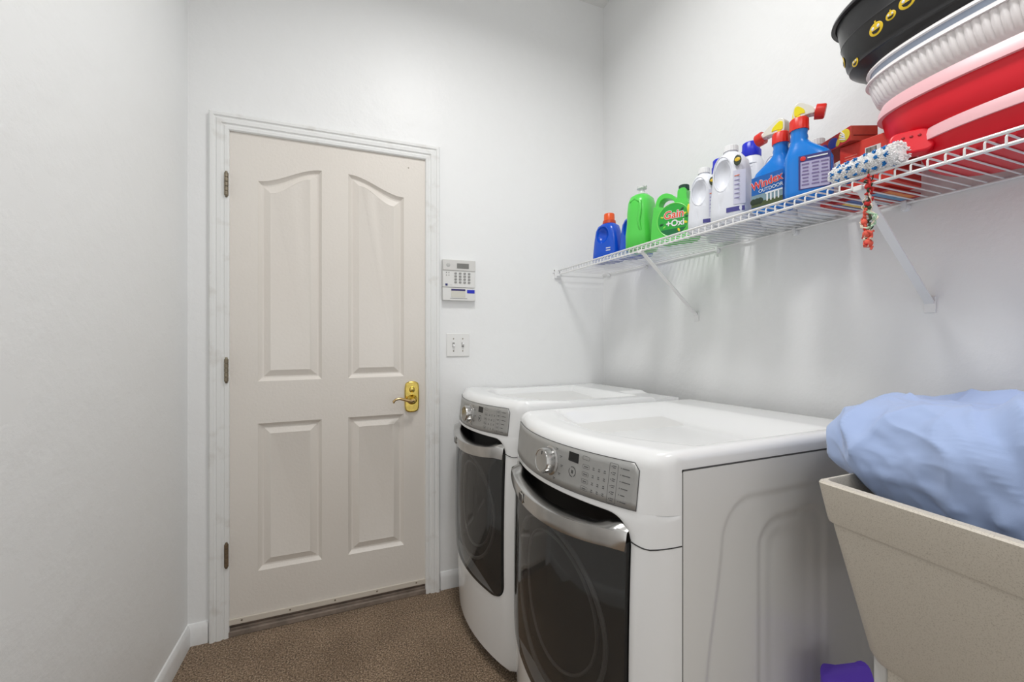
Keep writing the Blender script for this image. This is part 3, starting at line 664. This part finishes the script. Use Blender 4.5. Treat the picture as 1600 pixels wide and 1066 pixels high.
def spray(x, y, rz, label, flip, lab):
    q = .020 if flip else -.020
    t = thing('spray_bottle', label, 'spray bottle', (x, y, ZS), rz, 'blue spray bottles')
    b = obj('body', loft([(0, 0, 0, .044, .026, 4), (.006, 0, 0, .050, .031, 4), (.02, 0, 0, .051, .032, 4), (.095, 0, 0, .050, .031, 4), (.114, q*.18, 0, .046, .029, 3.2), (.130, q*.55, 0, .034, .025, 2.6), (.143, q*.85, 0, .024, .021, 2.2), (.154, q, 0, .0185, .0185, 2), (.162, q, 0, .0195, .0195, 2), (.170, q, 0, .0175, .0175, 2), (.180, q, 0, .019, .019, 2)], 40), M_wblue, t, smooth=60)
    c = obj('cap', xf(cap_ribbed(.0205, .030), T(q, 0, .180)), M_redcap, t)
    hd = smoothpoly([(-.012, .208), (-.016, .225), (-.013, .242), (.002, .248), (.022, .240), (.040, .228), (.044, .214), (.030, .214), (.012, .212)], 5)
    if flip: hd = [(-x_, z_) for x_, z_ in hd]
    else: hd = [(x_*.74, z_) for x_, z_ in hd]
    hd = [(x_+q, z_) for x_, z_ in hd]
    h = obj('sprayer', prism(hd, -.012, .012), mat('pale_sprayer', (226, 224, 214), .3), t, bevel=.004, seg=3)
    s = -1 if flip else 1
    obj('stem', xf(lathe([(.0135, .208), (.0125, .222), (.011, .234)], 16), T(q-.002*s, 0, 0)), mat('yellow_stem', (238, 222, 30), .3), h)
    obj('yellow_insert', prism([((x_-q)*.5-.004*s+q, .226+(z_-.226)*.62) for x_, z_ in hd], -.0132, .0132), mat('yellow_stem', (238, 222, 30), .3), h, bevel=.002)
    nz = Matrix.Rotation(R(90*s), 4, 'Y')
    obj('nozzle', xf(join(lathe([(.010, -.006), (.010, .006)], 16)), T(q+(.042 if flip else .030)*s, 0, .221) @ nz), M_whitep, h)
    obj('nozzle_knob', xf(cap_ribbed(.0175, .020, 28), T(q+(.047 if flip else .034)*s, 0, .219) @ Matrix.Rotation(R(12*s), 4, 'Y') @ nz), M_redcap, t)
    if lab == 'front':
        obj('label', box(-.0415, .0435, -.0330, -.0322, .016, .100), mat('label_blue', (20, 96, 176), .35), b)
        obj('label_sky', box(-.0415, .0435, -.0334, -.0328, .016, .050), mat('label_sky', (124, 150, 160), .4), b)
        obj('label_lawn', box(-.0415, .0435, -.0338, -.0332, .016, .030), mat('label_lawn', (70, 84, 48), .5), b)
        for k, xx in enumerate((-.036, -.026, -.017)): obj('label_shrub', xf(ellipsoid((0, 0, 0), (.009, .0006, .009), 12, 6), T(xx, -.0338, .032)), mat('label_shrub', (34, 52, 34), .5), b)
        for xx in (.003, .013, .023, .033): obj('label_column', box(xx-.0018, xx+.0018, -.0342, -.0336, .026, .047), M_whitep, b)
        obj('label_roof', box(-.002, .0435, -.0342, -.0336, .046, .050), M_whitep, b)
        obj('lettering_shadow', text('Windex', .030, face(.001, -.0338, .078) @ Matrix.Rotation(R(6), 4, 'Z'), bold=.0013, sx=.86), M_whitep, b, smooth=0)
        obj('lettering', text('Windex', .030, face(.001, -.0344, .078) @ Matrix.Rotation(R(6), 4, 'Z'), bold=.0005, sx=.86), mat('red_print', (214, 44, 44), .4), b, smooth=0)
        obj('lettering', text('OUTDOOR', .0135, face(.012, -.0340, .059) @ Matrix.Rotation(R(3), 4, 'Z'), sx=.95), mat('white_print', (230, 236, 240), .4), b, smooth=0)
    else:
        obj('label', box(-.020, .0445, -.0330, -.0322, .020, .104), mat('navy_label', (60, 56, 120), .4), b)
        obj('label_paper', box(-.016, .0415, -.0334, -.0328, .022, .088), mat('lilac_paper', (176, 172, 204), .5), b)
        obj('label_star', xf(ellipsoid((0, 0, 0), (.006, .0006, .006), 8, 5), T(-.011, -.0336, .096)), mat('red_print', (214, 44, 44), .4), b)
        for k in range(7):
            for xx in (-.006, .014, .032): obj('label_line', cbox((xx, -.0337, .082-.0085*k), (.012 if k % 3 else .015, .0008, .0032)), mat('label_text', (118, 106, 150), .6), b)
        obj('label_heading', cbox((.018, -.0336, .0965), (.040, .0008, .003)), mat('white_print', (230, 236, 240), .4), b)
    return t
spray(1.086, .806, R(-84), 'blue outdoor glass-cleaner spray bottle, house picture label showing, nozzle pointing left', True, 'front')
spray(1.072, .702, R(-58), 'blue spray bottle turned to its back label, yellow sprayer pointing right', False, 'back')

# ------------------------------------------------------------------ boxes and flat packets
def carton(name, label, c, s, rz, m, tilt=0):
    t = thing(name, label, 'box', c, rz); t.rotation_euler = (tilt, 0, rz)
    obj('carton', box(-s[0]/2, s[0]/2, -s[1]/2, s[1]/2, 0, s[2]), m, t, bevel=.001)
    return t
M_redbox = mat('red_carton', (214, 52, 36), .45)
M_redbox2 = mat('faded_red_carton', (190, 74, 56), .55, var=.15, vscale=60)
fp = carton('flat_packet', 'flat multicoloured packet lying on the shelf, seen from below through the wires', (1.235, .660, ZS), (.15, .135, .010), R(-90), mat('packet_red', (186, 48, 44), .5))
cols = [(196, 60, 50), (70, 110, 170), (226, 190, 90), (60, 90, 150), (206, 208, 214), (170, 60, 50), (90, 140, 180), (222, 130, 60)]
for k in range(8):
    obj('printed_stripe', box(-.074+.0185*k, -.0575+.0185*k, -.064+.01*(k % 3), .062-.012*(k % 2), -.0006, .0001), mat('stripe%d' % k, cols[k], .5), fp)
bx = carton('red_box', 'red cardboard box with a white barcode sticker, behind the dusting sleeve', (1.190, .612, ZS+.0102), (.105, .13, .112), R(-86), M_redbox)
st = obj('barcode_sticker', box(.000, .030, -.0660, -.0650, .066, .090), mat('sticker_white', (232, 230, 226), .5), bx)
x = .002
for k in range(12):
    wd = random.choice((.0006, .0012, .0016)); obj('bar', box(x, x+wd, -.0664, -.0659, .070, .088), M_black, st); x += wd + random.choice((.0007, .0011))
for k in range(5): obj('printed_line', box(-.042, -.016-.004*(k % 2), -.0656, -.0650, .058+.006*k, .0595+.006*k), mat('pink_print', (236, 140, 124), .5), bx)
ub = carton('small_box', 'small red box with blue and yellow logo on top of the red box', (1.152, .652, ZS+.123), (.064, .140, .036), R(-22), M_redbox2)
ub.location = (1.158, .678, ZS+.1225)
pf = obj('printed_face', box(-.0328, -.0318, -.0695, .0695, .001, .035), mat('logo_red', (196, 44, 48), .4), ub)
for yy, zz, ry_, rz_, cc in ((-.040, .020, .018, .015, (230, 206, 60)), (-.038, .020, .013, .011, (40, 52, 150)), (-.004, .018, .017, .013, (36, 60, 160)), (.028, .016, .016, .012, (60, 60, 170)), (-.020, .012, .007, .009, (222, 190, 50)), (.046, .016, .008, .010, (90, 150, 70))):
    obj('printed_swirl', xf(ellipsoid((0, 0, 0), (.0009, ry_, rz_), 14, 8), T(-.0332, yy-.012, zz) @ Matrix.Rotation(R(20), 4, 'X')), mat('sw%d%d%d' % cc, cc, .4), pf)
for k in range(4): obj('printed_streak', xf(cbox((0, 0, 0), (.0014, .020, .0022)), T(-.0341, -.048, .013+.005*k) @ Matrix.Rotation(R(25+8*k), 4, 'X')), M_whitep, pf)
obj('flap_edge', box(-.026, .026, -.0712, -.0699, .012, .0135), mat('dark_red_edge', (120, 40, 34), .6), ub)

# ------------------------------------------------------------------ dusting sleeve with tufts and hanging cord
ds_ = thing('dusting_sleeve', 'fluffy white dusting sleeve with blue tufts lying on the shelf edge', 'duster', (1.034, .556, ZS+.0262), R(-101))
Ls, Rs = .142, .0205; rows = []
for i in range(61):
    x = -Ls/2 + Ls*i/60; e = min(1, math.sqrt(max(.02, 1-max(0, abs(x)-(Ls/2-.014))**2/.014**2)))
    rows.append([(x, (Rs*e*(1+.13*noise.noise(Vector((x*160, math.cos(2*math.pi*k/44)*4, math.sin(2*math.pi*k/44)*4)))))*math.cos(2*math.pi*k/44), (Rs*e*(1+.13*noise.noise(Vector((x*160, math.cos(2*math.pi*k/44)*4, math.sin(2*math.pi*k/44)*4+9)))))*math.sin(2*math.pi*k/44)) for k in range(44)])
sl = obj('sleeve', grid(rows, True, True, True), mat('white_microfibre', (252, 252, 252), .9), ds_, smooth=80)
gw = []; gb = []
def curl(x, a, r, ln):
    p = Vector((x, Rs*.96*math.cos(a), Rs*.96*math.sin(a))); nrm = Vector((0, math.cos(a), math.sin(a)))
    d = Vector((random.uniform(-1, 1), random.uniform(-.6, .6), random.uniform(-.6, .6)))*.5 + nrm
    q = p + d.normalized()*ln; e = q + Vector((random.uniform(-1, 1), random.uniform(-1, 1), random.uniform(-1, 1)))*ln*.5
    return tube([p, q, e], [r, r*.9, r*.6], 5)
for k in range(3200): gw.append(curl(random.uniform(-Ls/2+.003, Ls/2-.003), random.uniform(0, 2*math.pi), .0011, .0032))
for k in range(120):
    s_ = random.choice((-1, 1)); a = random.uniform(0, 2*math.pi); rr_ = Rs*math.sqrt(random.random())*.9; p = Vector((s_*(Ls/2-.002), rr_*math.cos(a), rr_*math.sin(a)))
    gw.append(tube([p, p+Vector((s_*.0015, .002*math.cos(a*3), .002*math.sin(a*5))), p+Vector((s_*.002, .004*math.cos(a*3), .004*math.sin(a*5)))], [.002, .0019, .0012], 5))
for r_ in range(8):
    for c_ in range(7):
        x = -Ls/2+.012+c_*.0195+(r_ % 2)*.0098; a = 2*math.pi*r_/8
        if x < Ls/2-.006:
            for k in range(9): gb.append(curl(x+random.gauss(0, .0016), a+random.gauss(0, .10), .0015, .0050))
o = obj('fibre_loops', join(*gw), mat('white_microfibre', (240, 240, 240), .95), sl); o['kind'] = 'stuff'
o = obj('blue_tufts', join(*gb), mat('blue_microfibre', (28, 122, 196), .9), sl); o['kind'] = 'stuff'
hc = thing('knotted_cord', 'red, white and green knotted cord hanging from the shelf front', 'cord', (SX-.0095, .543, SZ-.02))
cm = {'r': mat('red_cord', (190, 36, 36), .7), 'w': mat('cream_cord', (226, 214, 196), .8), 'g': mat('dark_green_cord', (46, 64, 44), .8), 'p': mat('coral_cord', (226, 96, 78), .8), 'm': mat('mint_cord', (176, 206, 176), .8)}
def strand(col, z0, z1, amp, cx=0, cy=0, r=.0016):
    n = int(abs(z0-z1)/.003)+3; sd_ = random.uniform(0, 50); pts = []
    for i in range(n):
        s = i/(n-1); q = noise.noise_vector(Vector((sd_, s*n*.45, 0)))*amp*2.2
        pts.append((cx*math.sin(s*math.pi)+q.x, cy*math.sin(s*math.pi)+q.y, z0+(z1-z0)*s+q.z*.5))
    return obj('cord_strand', tube(pts, r, 7), cm[col], hc)
obj('hook_loop', tube([(.0095+.008*math.cos(R(a)), 0, .022+.012*math.sin(R(a))) for a in range(0, 360, 20)], .0012, 6, True), cm['g'], hc)
for c_, a_, b_, am, x_, y_, r_ in (('r', .020, -.024, .004, 0, .002, .0024), ('r', .016, -.022, .005, 0, -.002, .0024), ('g', .012, -.050, .005, 0, 0, .0016), ('w', -.016, -.072, .002, 0, .009, .0014), ('w', -.018, -.070, .002, 0, -.006, .0014),
    ('r', -.028, -.052, .005, 0, .001, .0028), ('r', -.030, -.050, .005, 0, -.002, .0022), ('g', -.036, -.052, .006, 0, 0, .0018), ('p', -.048, -.100, .004, 0, .010, .0024), ('w', -.050, -.098, .004, 0, .013, .0016), ('p', -.052, -.110, .004, 0, .006, .0022),
    ('m', -.050, -.096, .003, 0, -.014, .0018), ('w', -.052, -.090, .003, 0, -.016, .0016), ('g', -.058, -.096, .004, 0, -.004, .0024), ('m', -.056, -.094, .004, 0, -.009, .0020), ('p', -.050, -.066, .005, 0, .002, .0024),
    ('p', -.092, -.134, .006, 0, .002, .0026), ('p', -.095, -.136, .007, 0, -.002, .0026), ('w', -.092, -.132, .007, 0, 0, .0018), ('r', -.090, -.128, .006, 0, .003, .0020), ('g', -.112, -.130, .007, 0, -.003, .0014)):
    strand(c_, a_, b_, am, x_, y_, r_)
for c_, z_, y_, q_ in (('r', -.004, 0, .0058), ('r', -.040, 0, .0062), ('p', -.078, .006, .0062), ('p', -.104, .002, .0075), ('p', -.124, -.001, .0080), ('w', -.114, .004, .0050), ('g', -.050, -.003, .0048)):
    g_ = ellipsoid((0, 0, 0), (q_, q_, q_*1.1), 16, 10); g_ = ([tuple(Vector(v)*(1+.25*noise.noise(Vector(v)*380)) + Vector((0, y_, z_))) for v in g_[0]], g_[1])
    obj('knot', g_, cm[c_], hc)

# ------------------------------------------------------------------ stack of tubs
def tub(name, label, m, secs_out, thick=.003, seg=72, cat='tub', group='stacked tubs on the wire shelf'):
    """secs_out: (z,cx,cy,rx,ry,n) from the bottom up; returns object with real wall thickness"""
    t = thing(name, label, cat, (secs_out[0][1], secs_out[0][2], secs_out[0][0]), 0, group)
    def s2(s, d): return (s[0]-secs_out[0][0], s[1]-secs_out[0][1], s[2]-secs_out[0][2], s[3]-d, s[4]-d, s[5])
    outer = [sring(*s2(s, 0), seg=seg) for s in secs_out]
    inner = [sring(*s2(s, thick), seg=seg) for s in secs_out[::-1]]
    inner[-1] = [(x, y, z+thick) for x, y, z in inner[-1]]
    return t, obj('body', grid(outer+inner, True, True, True), m, t, smooth=45)
def rim_band(name, t, base, z0, z1, cx, cy, rx, ry, n, out, m, seg=96, th=.004):
    def rr(z, d): return sring(z-base[2], cx-base[0], cy-base[1], rx+d, ry+d, n, seg)
    return obj(name, grid([rr(z0, out), rr(z0, 0), rr(z1, -th), rr(z1, out*.2), rr((z0+z1)/2, out*.8), rr(z0, out)], True), m, t, smooth=50)
M_redtub = mat('red_silicone', (226, 14, 38), .38)
M_pink = mat('translucent_pink_rim', (240, 188, 194), .35)
CX = 1.168
t, b = tub('collapsible_tub', 'bottom red collapsible tub with a pale rim and red handle tab', M_redtub, [(ZS, CX, .20, .115, .285, 3.4), (ZS+.004, CX, .20, .122, .295, 3.4), (ZS+.03, CX, .20, .130, .306, 3.4), (ZS+.046, CX, .20, .136, .312, 3.4), (ZS+.052, CX, .20, .136, .312, 3.4)])
ba = t.location
rim_band('pale_rim', t, ba, ZS+.046, ZS+.070, CX, .20, .134, .312, 3.4, .006, M_pink)
hd = obj('handle', xf(prism(rrect(-.034, .034, -.026, .026, .016, 6), -.010, .010), T(-.112, .290, .048) @ Matrix.Rotation(R(-62), 4, 'Z') @ Matrix.Rotation(R(-14), 4, 'X')), M_redtub, t, bevel=.004, seg=3)
for k in (-1, 0, 1): obj('grip_dot', xf(ellipsoid((0, 0, 0), (.003, .0015, .003), 8, 5), T(-.112, .290, .048) @ Matrix.Rotation(R(-62), 4, 'Z') @ Matrix.Rotation(R(-14), 4, 'X') @ T(k*.012, -.0105, .010)), mat('deep_red', (150, 8, 26), .5), hd)
t, b = tub('collapsible_tub', 'upper red collapsible tub with a pale rim, under the ribbed white tub', M_redtub, [(ZS+.050, CX, .21, .100, .280, 3.2), (ZS+.056, CX, .21, .112, .300, 3.2), (ZS+.080, CX, .21, .128, .350, 3.4), (ZS+.105, CX, .21, .130, .358, 3.4), (ZS+.138, CX, .21, .133, .364, 3.4)])
ba = t.location
rim_band('pale_rim', t, ba, ZS+.135, ZS+.164, CX, .21, .131, .362, 3.4, .009, M_pink)
def uni(z, rx, ry, nexp, seg):
    pts = sring(0, 0, 0, rx, ry, nexp, 720); L_ = [0]
    for i in range(720):
        a_, b_ = pts[i], pts[(i+1) % 720]; L_.append(L_[-1]+math.hypot(a_[0]-b_[0], a_[1]-b_[1]))
    out = []; j = 0
    for i in range(seg):
        d = L_[-1]*i/seg
        while L_[j+1] < d: j += 1
        f = (d-L_[j])/max(1e-9, L_[j+1]-L_[j]); a_, b_ = pts[j], pts[(j+1) % 720]
        out.append((a_[0]+(b_[0]-a_[0])*f, a_[1]+(b_[1]-a_[1])*f, z))
    return out
# ribbed white tub
t = thing('ribbed_tub', 'ribbed white plastic tub between the red tubs and the grey-blue tub', 'tub', (CX, .23, ZS+.150), 0, 'stacked tubs on the wire shelf')
seg = 150*6; rows = []
for z, rx, ry, rib in ((0, .096, .320, 0), (.004, .112, .342, 0), (.028, .118, .352, 0), (.032, .121, .356, .0034), (.055, .126, .364, .0038), (.078, .130, .370, .0038), (.080, .130, .370, 0)):
    base_ = uni(z, rx, ry, 3, seg); row_ = []
    for i, p in enumerate(base_):
        a_, b_ = base_[i-1], base_[(i+1) % seg]; tx_, ty_ = b_[0]-a_[0], b_[1]-a_[1]; l_ = math.hypot(tx_, ty_) or 1
        k_ = rib*abs(math.cos(i*math.pi/6))
        row_.append((p[0]+ty_/l_*k_, p[1]-tx_/l_*k_, z))
    rows.append(row_)
rows += [uni(.080, .126, .366, 3, seg), uni(.008, .108, .336, 3, seg)]
obj('body', grid(rows, True, True, True), mat('warm_white_plastic', (244, 240, 240), .3), t, smooth=60)
rim_band('rim', t, t.location, ZS+.229, ZS+.240, CX, .23, .130, .371, 3, .008, mat('warm_white_plastic', (244, 240, 240), .3))
t, b = tub('nested_tub', 'grey-blue plastic tub with a white rim nested in the ribbed tub', mat('grey_blue_plastic', (168, 180, 200), .35), [(ZS+.165, CX, .235, .095, .300, 3), (ZS+.20, CX, .235, .112, .325, 3), (ZS+.235, CX, .235, .124, .360, 3), (ZS+.258, CX, .235, .129, .366, 3)])
rim_band('rim', t, t.location, ZS+.254, ZS+.263, CX, .235, .129, .366, 3, .007, mat('warm_white_plastic', (244, 240, 240), .3))
# black tub with yellow printed faces
M_blk = mat('black_tub_plastic', (38, 38, 40), .3)
BY = .405
bsec = [(ZS+.264, 1.168, BY, .092, .200, 2.5), (ZS+.274, 1.168, BY, .103, .226, 2.5), (ZS+.288, 1.168, BY, .110, .242, 2.5), (ZS+.290, 1.168, BY, .1135, .2455, 2.5), (ZS+.300, 1.168, BY, .115, .247, 2.5), (ZS+.303, 1.168, BY, .1185, .2505, 2.5), (ZS+.350, 1.168, BY, .125, .260, 2.5), (ZS+.354, 1.168, BY, .1275, .262, 2.5), (ZS+.358, 1.168, BY, .126, .261, 2.5), (ZS+.400, 1.168, BY, .133, .268, 2.5), (ZS+.420, 1.168, BY, .136, .272, 2.5)]
t, b = tub('black_tub', 'black plastic tub printed with small yellow grinning faces, topmost in the stack', M_blk, bsec)
rim_band('rolled_rim', t, t.location, ZS+.408, ZS+.422, 1.168, BY, .135, .272, 2.5, .008, M_blk)
M_yel = mat('yellow_face_print', (232, 196, 36), .4)
def bpos(a, z, off=.0005):
    zz = ZS+.264+z
    for s0, s1 in zip(bsec, bsec[1:]):
        if s0[0] <= zz <= s1[0]:
            f = (zz-s0[0])/(s1[0]-s0[0]); rx = s0[3]+(s1[3]-s0[3])*f; ry = s0[4]+(s1[4]-s0[4])*f
            c, s = math.cos(R(a)), math.sin(R(a)); e = 2/2.5
            x, y = rx*sgn(c, e), ry*sgn(s, e); n = Vector((sgn(abs(x/rx), 1.5)*math.copysign(1, x)/rx, abs(y/ry)**1.5*math.copysign(1, y)/ry, 0)).normalized()
            n = (n + Vector((0, 0, -.17))).normalized(); return Vector((x, y, z)) + n*off, n
    return None
def facemark(a, z, r):
    p, n = bpos(a, z); up = Vector((0, 0, 1)); tx = up.cross(n).normalized(); tu = n.cross(tx)
    M = Matrix(((tx.x, -n.x, tu.x, p.x), (tx.y, -n.y, tu.y, p.y), (tx.z, -n.z, tu.z, p.z), (0, 0, 0, 1)))
    f = obj('printed_face', xf(ellipsoid((0, 0, 0), (r, .0010, r*.9), 20, 10), M), M_yel, t)
    g = [xf(ellipsoid((0, 0, 0), (r*.2, .0006, r*.22), 10, 6), M @ T(s*r*.38, -.0011, r*.25)) for s in (-1, 1)]
    obj('face_eyes', join(*g), M_whitep, f)
    mo = prism([(-.6*r, -.1*r), (.6*r, -.1*r), (.42*r, -.45*r), (0, -.6*r), (-.42*r, -.45*r)], -.0015, -.0008)
    obj('face_mouth', xf(mo, M), M_black, f)
    obj('face_stem', xf(cbox((0, 0, r*1.0), (r*.2, .001, r*.35)), M), M_yel, f)
for a, z, r_ in ((150, .062, .015), (158, .068, .010), (165, .074, .015), (172, .070, .010), (179, .074, .015), (190, .07, .012), (128, .032, .011), (110, .06, .013)): facemark(a, z, r_)

# ------------------------------------------------------------------ utility sink with blue cloth
M_sink = mat('speckled_sink', (212, 205, 192), .5, rgb2=(186, 178, 164), vscale=620, vdetail=2, lo=.30, hi=.48)
SX0, SX1, SYa, SYb, RZ = .779, 1.305, -.16, .497, .980
sk = thing('utility_sink', 'beige speckled utility sink with a deep tapered basin, right foreground', 'sink', (0, 0, 0))
def srect(x0, x1, y0, y1, z, r=.02, n=5): return [(x, y, z) for x, y in rrect(x0, x1, y0, y1, r, n)]
def inset(d, z, dx=0, r=.02): return srect(SX0+d+dx, SX1-.3*d, SYa+d, SYb-d*.27, z, r)
rows = [inset(.016, .907, 0, .016), inset(.013, .915, 0, .016), inset(.002, .965, 0, .012), inset(0, RZ-.003, 0, .010), inset(.003, RZ, 0, .010), inset(.017, RZ, 0, .012), inset(.021, RZ-.004, 0, .012), inset(.028, .91, 0, .02)]
obj('rim', grid(rows, True), M_sink, sk, smooth=35)
rows = [inset(.028, .93, 0, .02), inset(.034, .90, 0, .03), inset(.09, .69, 0, .04), inset(.12, .670, 0, .05)]
outer_ = [inset(.115, .650, 0, .03), inset(.098, .652, 0, .03), inset(.088, .668, 0, .03), inset(.024, .895, 0, .02), inset(.021, .912, 0, .02), inset(.020, .93, 0, .02)]
obj('basin', grid(outer_+rows, True, True, True), M_sink, sk, smooth=35)
for x0, y0 in ((SX0+.118, SYb-.040), (SX0+.118, SYa+.12), (SX1-.08, SYb-.040), (SX1-.08, SYa+.12)):
    obj('leg', xf(loft([(0, 0, 0, .016, .012, 4), (.66, 0, 0, .018, .013, 4)], 20), T(x0+.01, y0, 0)), mat('leg_grey', (214, 214, 212), .4), sk)
obj('front_skirt', box(SX0+.106, SX0+.116, SYa+.12, SYb-.052, .10, .652), M_sink, sk, bevel=.003)
obj('wall_back_rim', box(SX1-.02, SX1+.009, SYa+.01, SYb-.01, .95, .992), M_sink, sk, bevel=.004)

# heaped pale blue cloth
def cloth_pt(u, v):
    # u: 0..1 round, v: 0 bottom .. 1 top centre
    th = 2*math.pi*u; ph = -.42*math.pi/1.0 + v*(.92*math.pi)
    ph = -.36*math.pi + v*(.86*math.pi)
    c, s = math.cos(th), math.sin(th); e = .62
    X = sgn(c, e)*max(0, math.cos(ph))**.42; Y = sgn(s, e)*max(0, math.cos(ph))**.42; Z = sgn(math.sin(ph), .62)
    low = clamp(-Z*1.35)
    ax, ay = .232, .405
    cx, cy, cz = 1.072, .195, .992
    x = cx + ax*X*(1-.12*low); y = cy + ay*Y*(1-.34*low*(1 if Y > 0 else .6)); z = cz + (.134 if Z > 0 else .130)*Z
    return Vector((x, y, z))
def ridge(p, sc_, st, seedv):
    n = noise.noise(Vector((p.x*sc_[0], p.y*sc_[1], p.z*sc_[2])) + Vector((seedv, seedv*1.7, seedv*.3)))
    return st*((1-min(1, abs(n)*2.6))**2 - .35)
CRE = [(.87, .345, 1.075, .85, .335, .98, .020, .020), (.87, .300, 1.04, .84, .290, .96, .016, .022), (.90, .445, 1.02, .92, .50, 1.08, .020, .016),
       (.90, .44, 1.03, .87, .33, 1.06, .022, .014), (.87, .33, 1.06, .86, .20, 1.03, .022, .014), (.95, .58, .985, .87, .40, .975, .012, .014), (1.0, .50, 1.12, .90, .30, 1.08, .03, .008),
       (.88, .39, 1.00, .85, .36, .96, .02, -.012), (.87, .315, 1.02, .85, .31, .96, .012, -.014)]
NU, NV = 380, 220; rows = []
for j in range(NV+1):
    v = j/NV; r = []
    for i in range(NU):
        p = cloth_pt(i/NU, v); q = cloth_pt(i/NU, min(1, v+.004)); q2 = cloth_pt((i+1)/NU, v)
        nrm = (q2-p).cross(q-p)
        nrm = nrm.normalized() if nrm.length > 1e-12 else Vector((0, 0, 1))
        if v > .985: nrm = Vector((0, 0, 1))
        # rotate sampling space so folds run diagonally from upper left to lower right
        w_ = noise.noise_vector(p*5.0)*.10
        a = Vector((p.x*.5-p.y*.8+p.z*.9, p.x*.7+p.y*.7+p.z*.3, p.z*.6-p.x*.3)) + w_
        d = ridge(a, (8, 2.6, 4), .026, 3.1) + ridge(a, (4, 9, 5), .014, 9.7) + ridge(a, (13, 5, 9), .0070, 21.3) + ridge(a, (24, 8, 15), .0028, 33.1) + .020*noise.noise(p*6) + .0012*noise.noise(p*60)
        for (ax_, ay_, az_, bx_, by_, bz_, w0, h0) in CRE:
            A_ = Vector((ax_, ay_, az_)); B_ = Vector((bx_, by_, bz_)); AB = B_-A_; t_ = clamp((p-A_).dot(AB)/AB.length_squared)
            dd = (p-(A_+AB*t_)).length/(w0*(1.0-.5*t_)); d += h0*math.exp(-dd*1.5)*(1 if dd < 6 else 0)*(1-.3*t_)
        d *= .25 + .75*clamp((p.z-.93)/.05)
        r.append(p + nrm*d*(.35 if v > .96 else 1)*(1 - .65*ss((p.y-.45)/.1)))
    rows.append(r)
clo = obj('blue_cloth', grid(rows, True, True, True), mat('pale_blue_cotton', (170, 190, 230), .85, spec=.2, sheen=.25, bump=.05, bscale=900), smooth=180)
tag(clo, 'heap of pale blue cotton cloth bulging out of the utility sink', 'cloth')

# purple bag standing on the floor between machine and sink
bgp = []
for j in range(25):
    z = .50*j/24; r = []
    for i in range(40):
        a = 2*math.pi*i/40; rx, ry = .072*(1-.15*j/24), .044*(1-.25*j/24)
        k = 1 + .10*noise.noise(Vector((math.cos(a)*2, math.sin(a)*2, z*9)))
        r.append((1.0+rx*k*sgn(math.cos(a), .8), .585-.012+ry*k*sgn(math.sin(a), .8), z + (.012*math.cos(a*3) if j > 22 else 0)))
    bgp.append(r)
tag(obj('purple_bag', grid(bgp, True, True, True), mat('purple_plastic', (104, 72, 196), .35), smooth=60), 'purple plastic bag standing in the gap between machine and sink', 'bag')
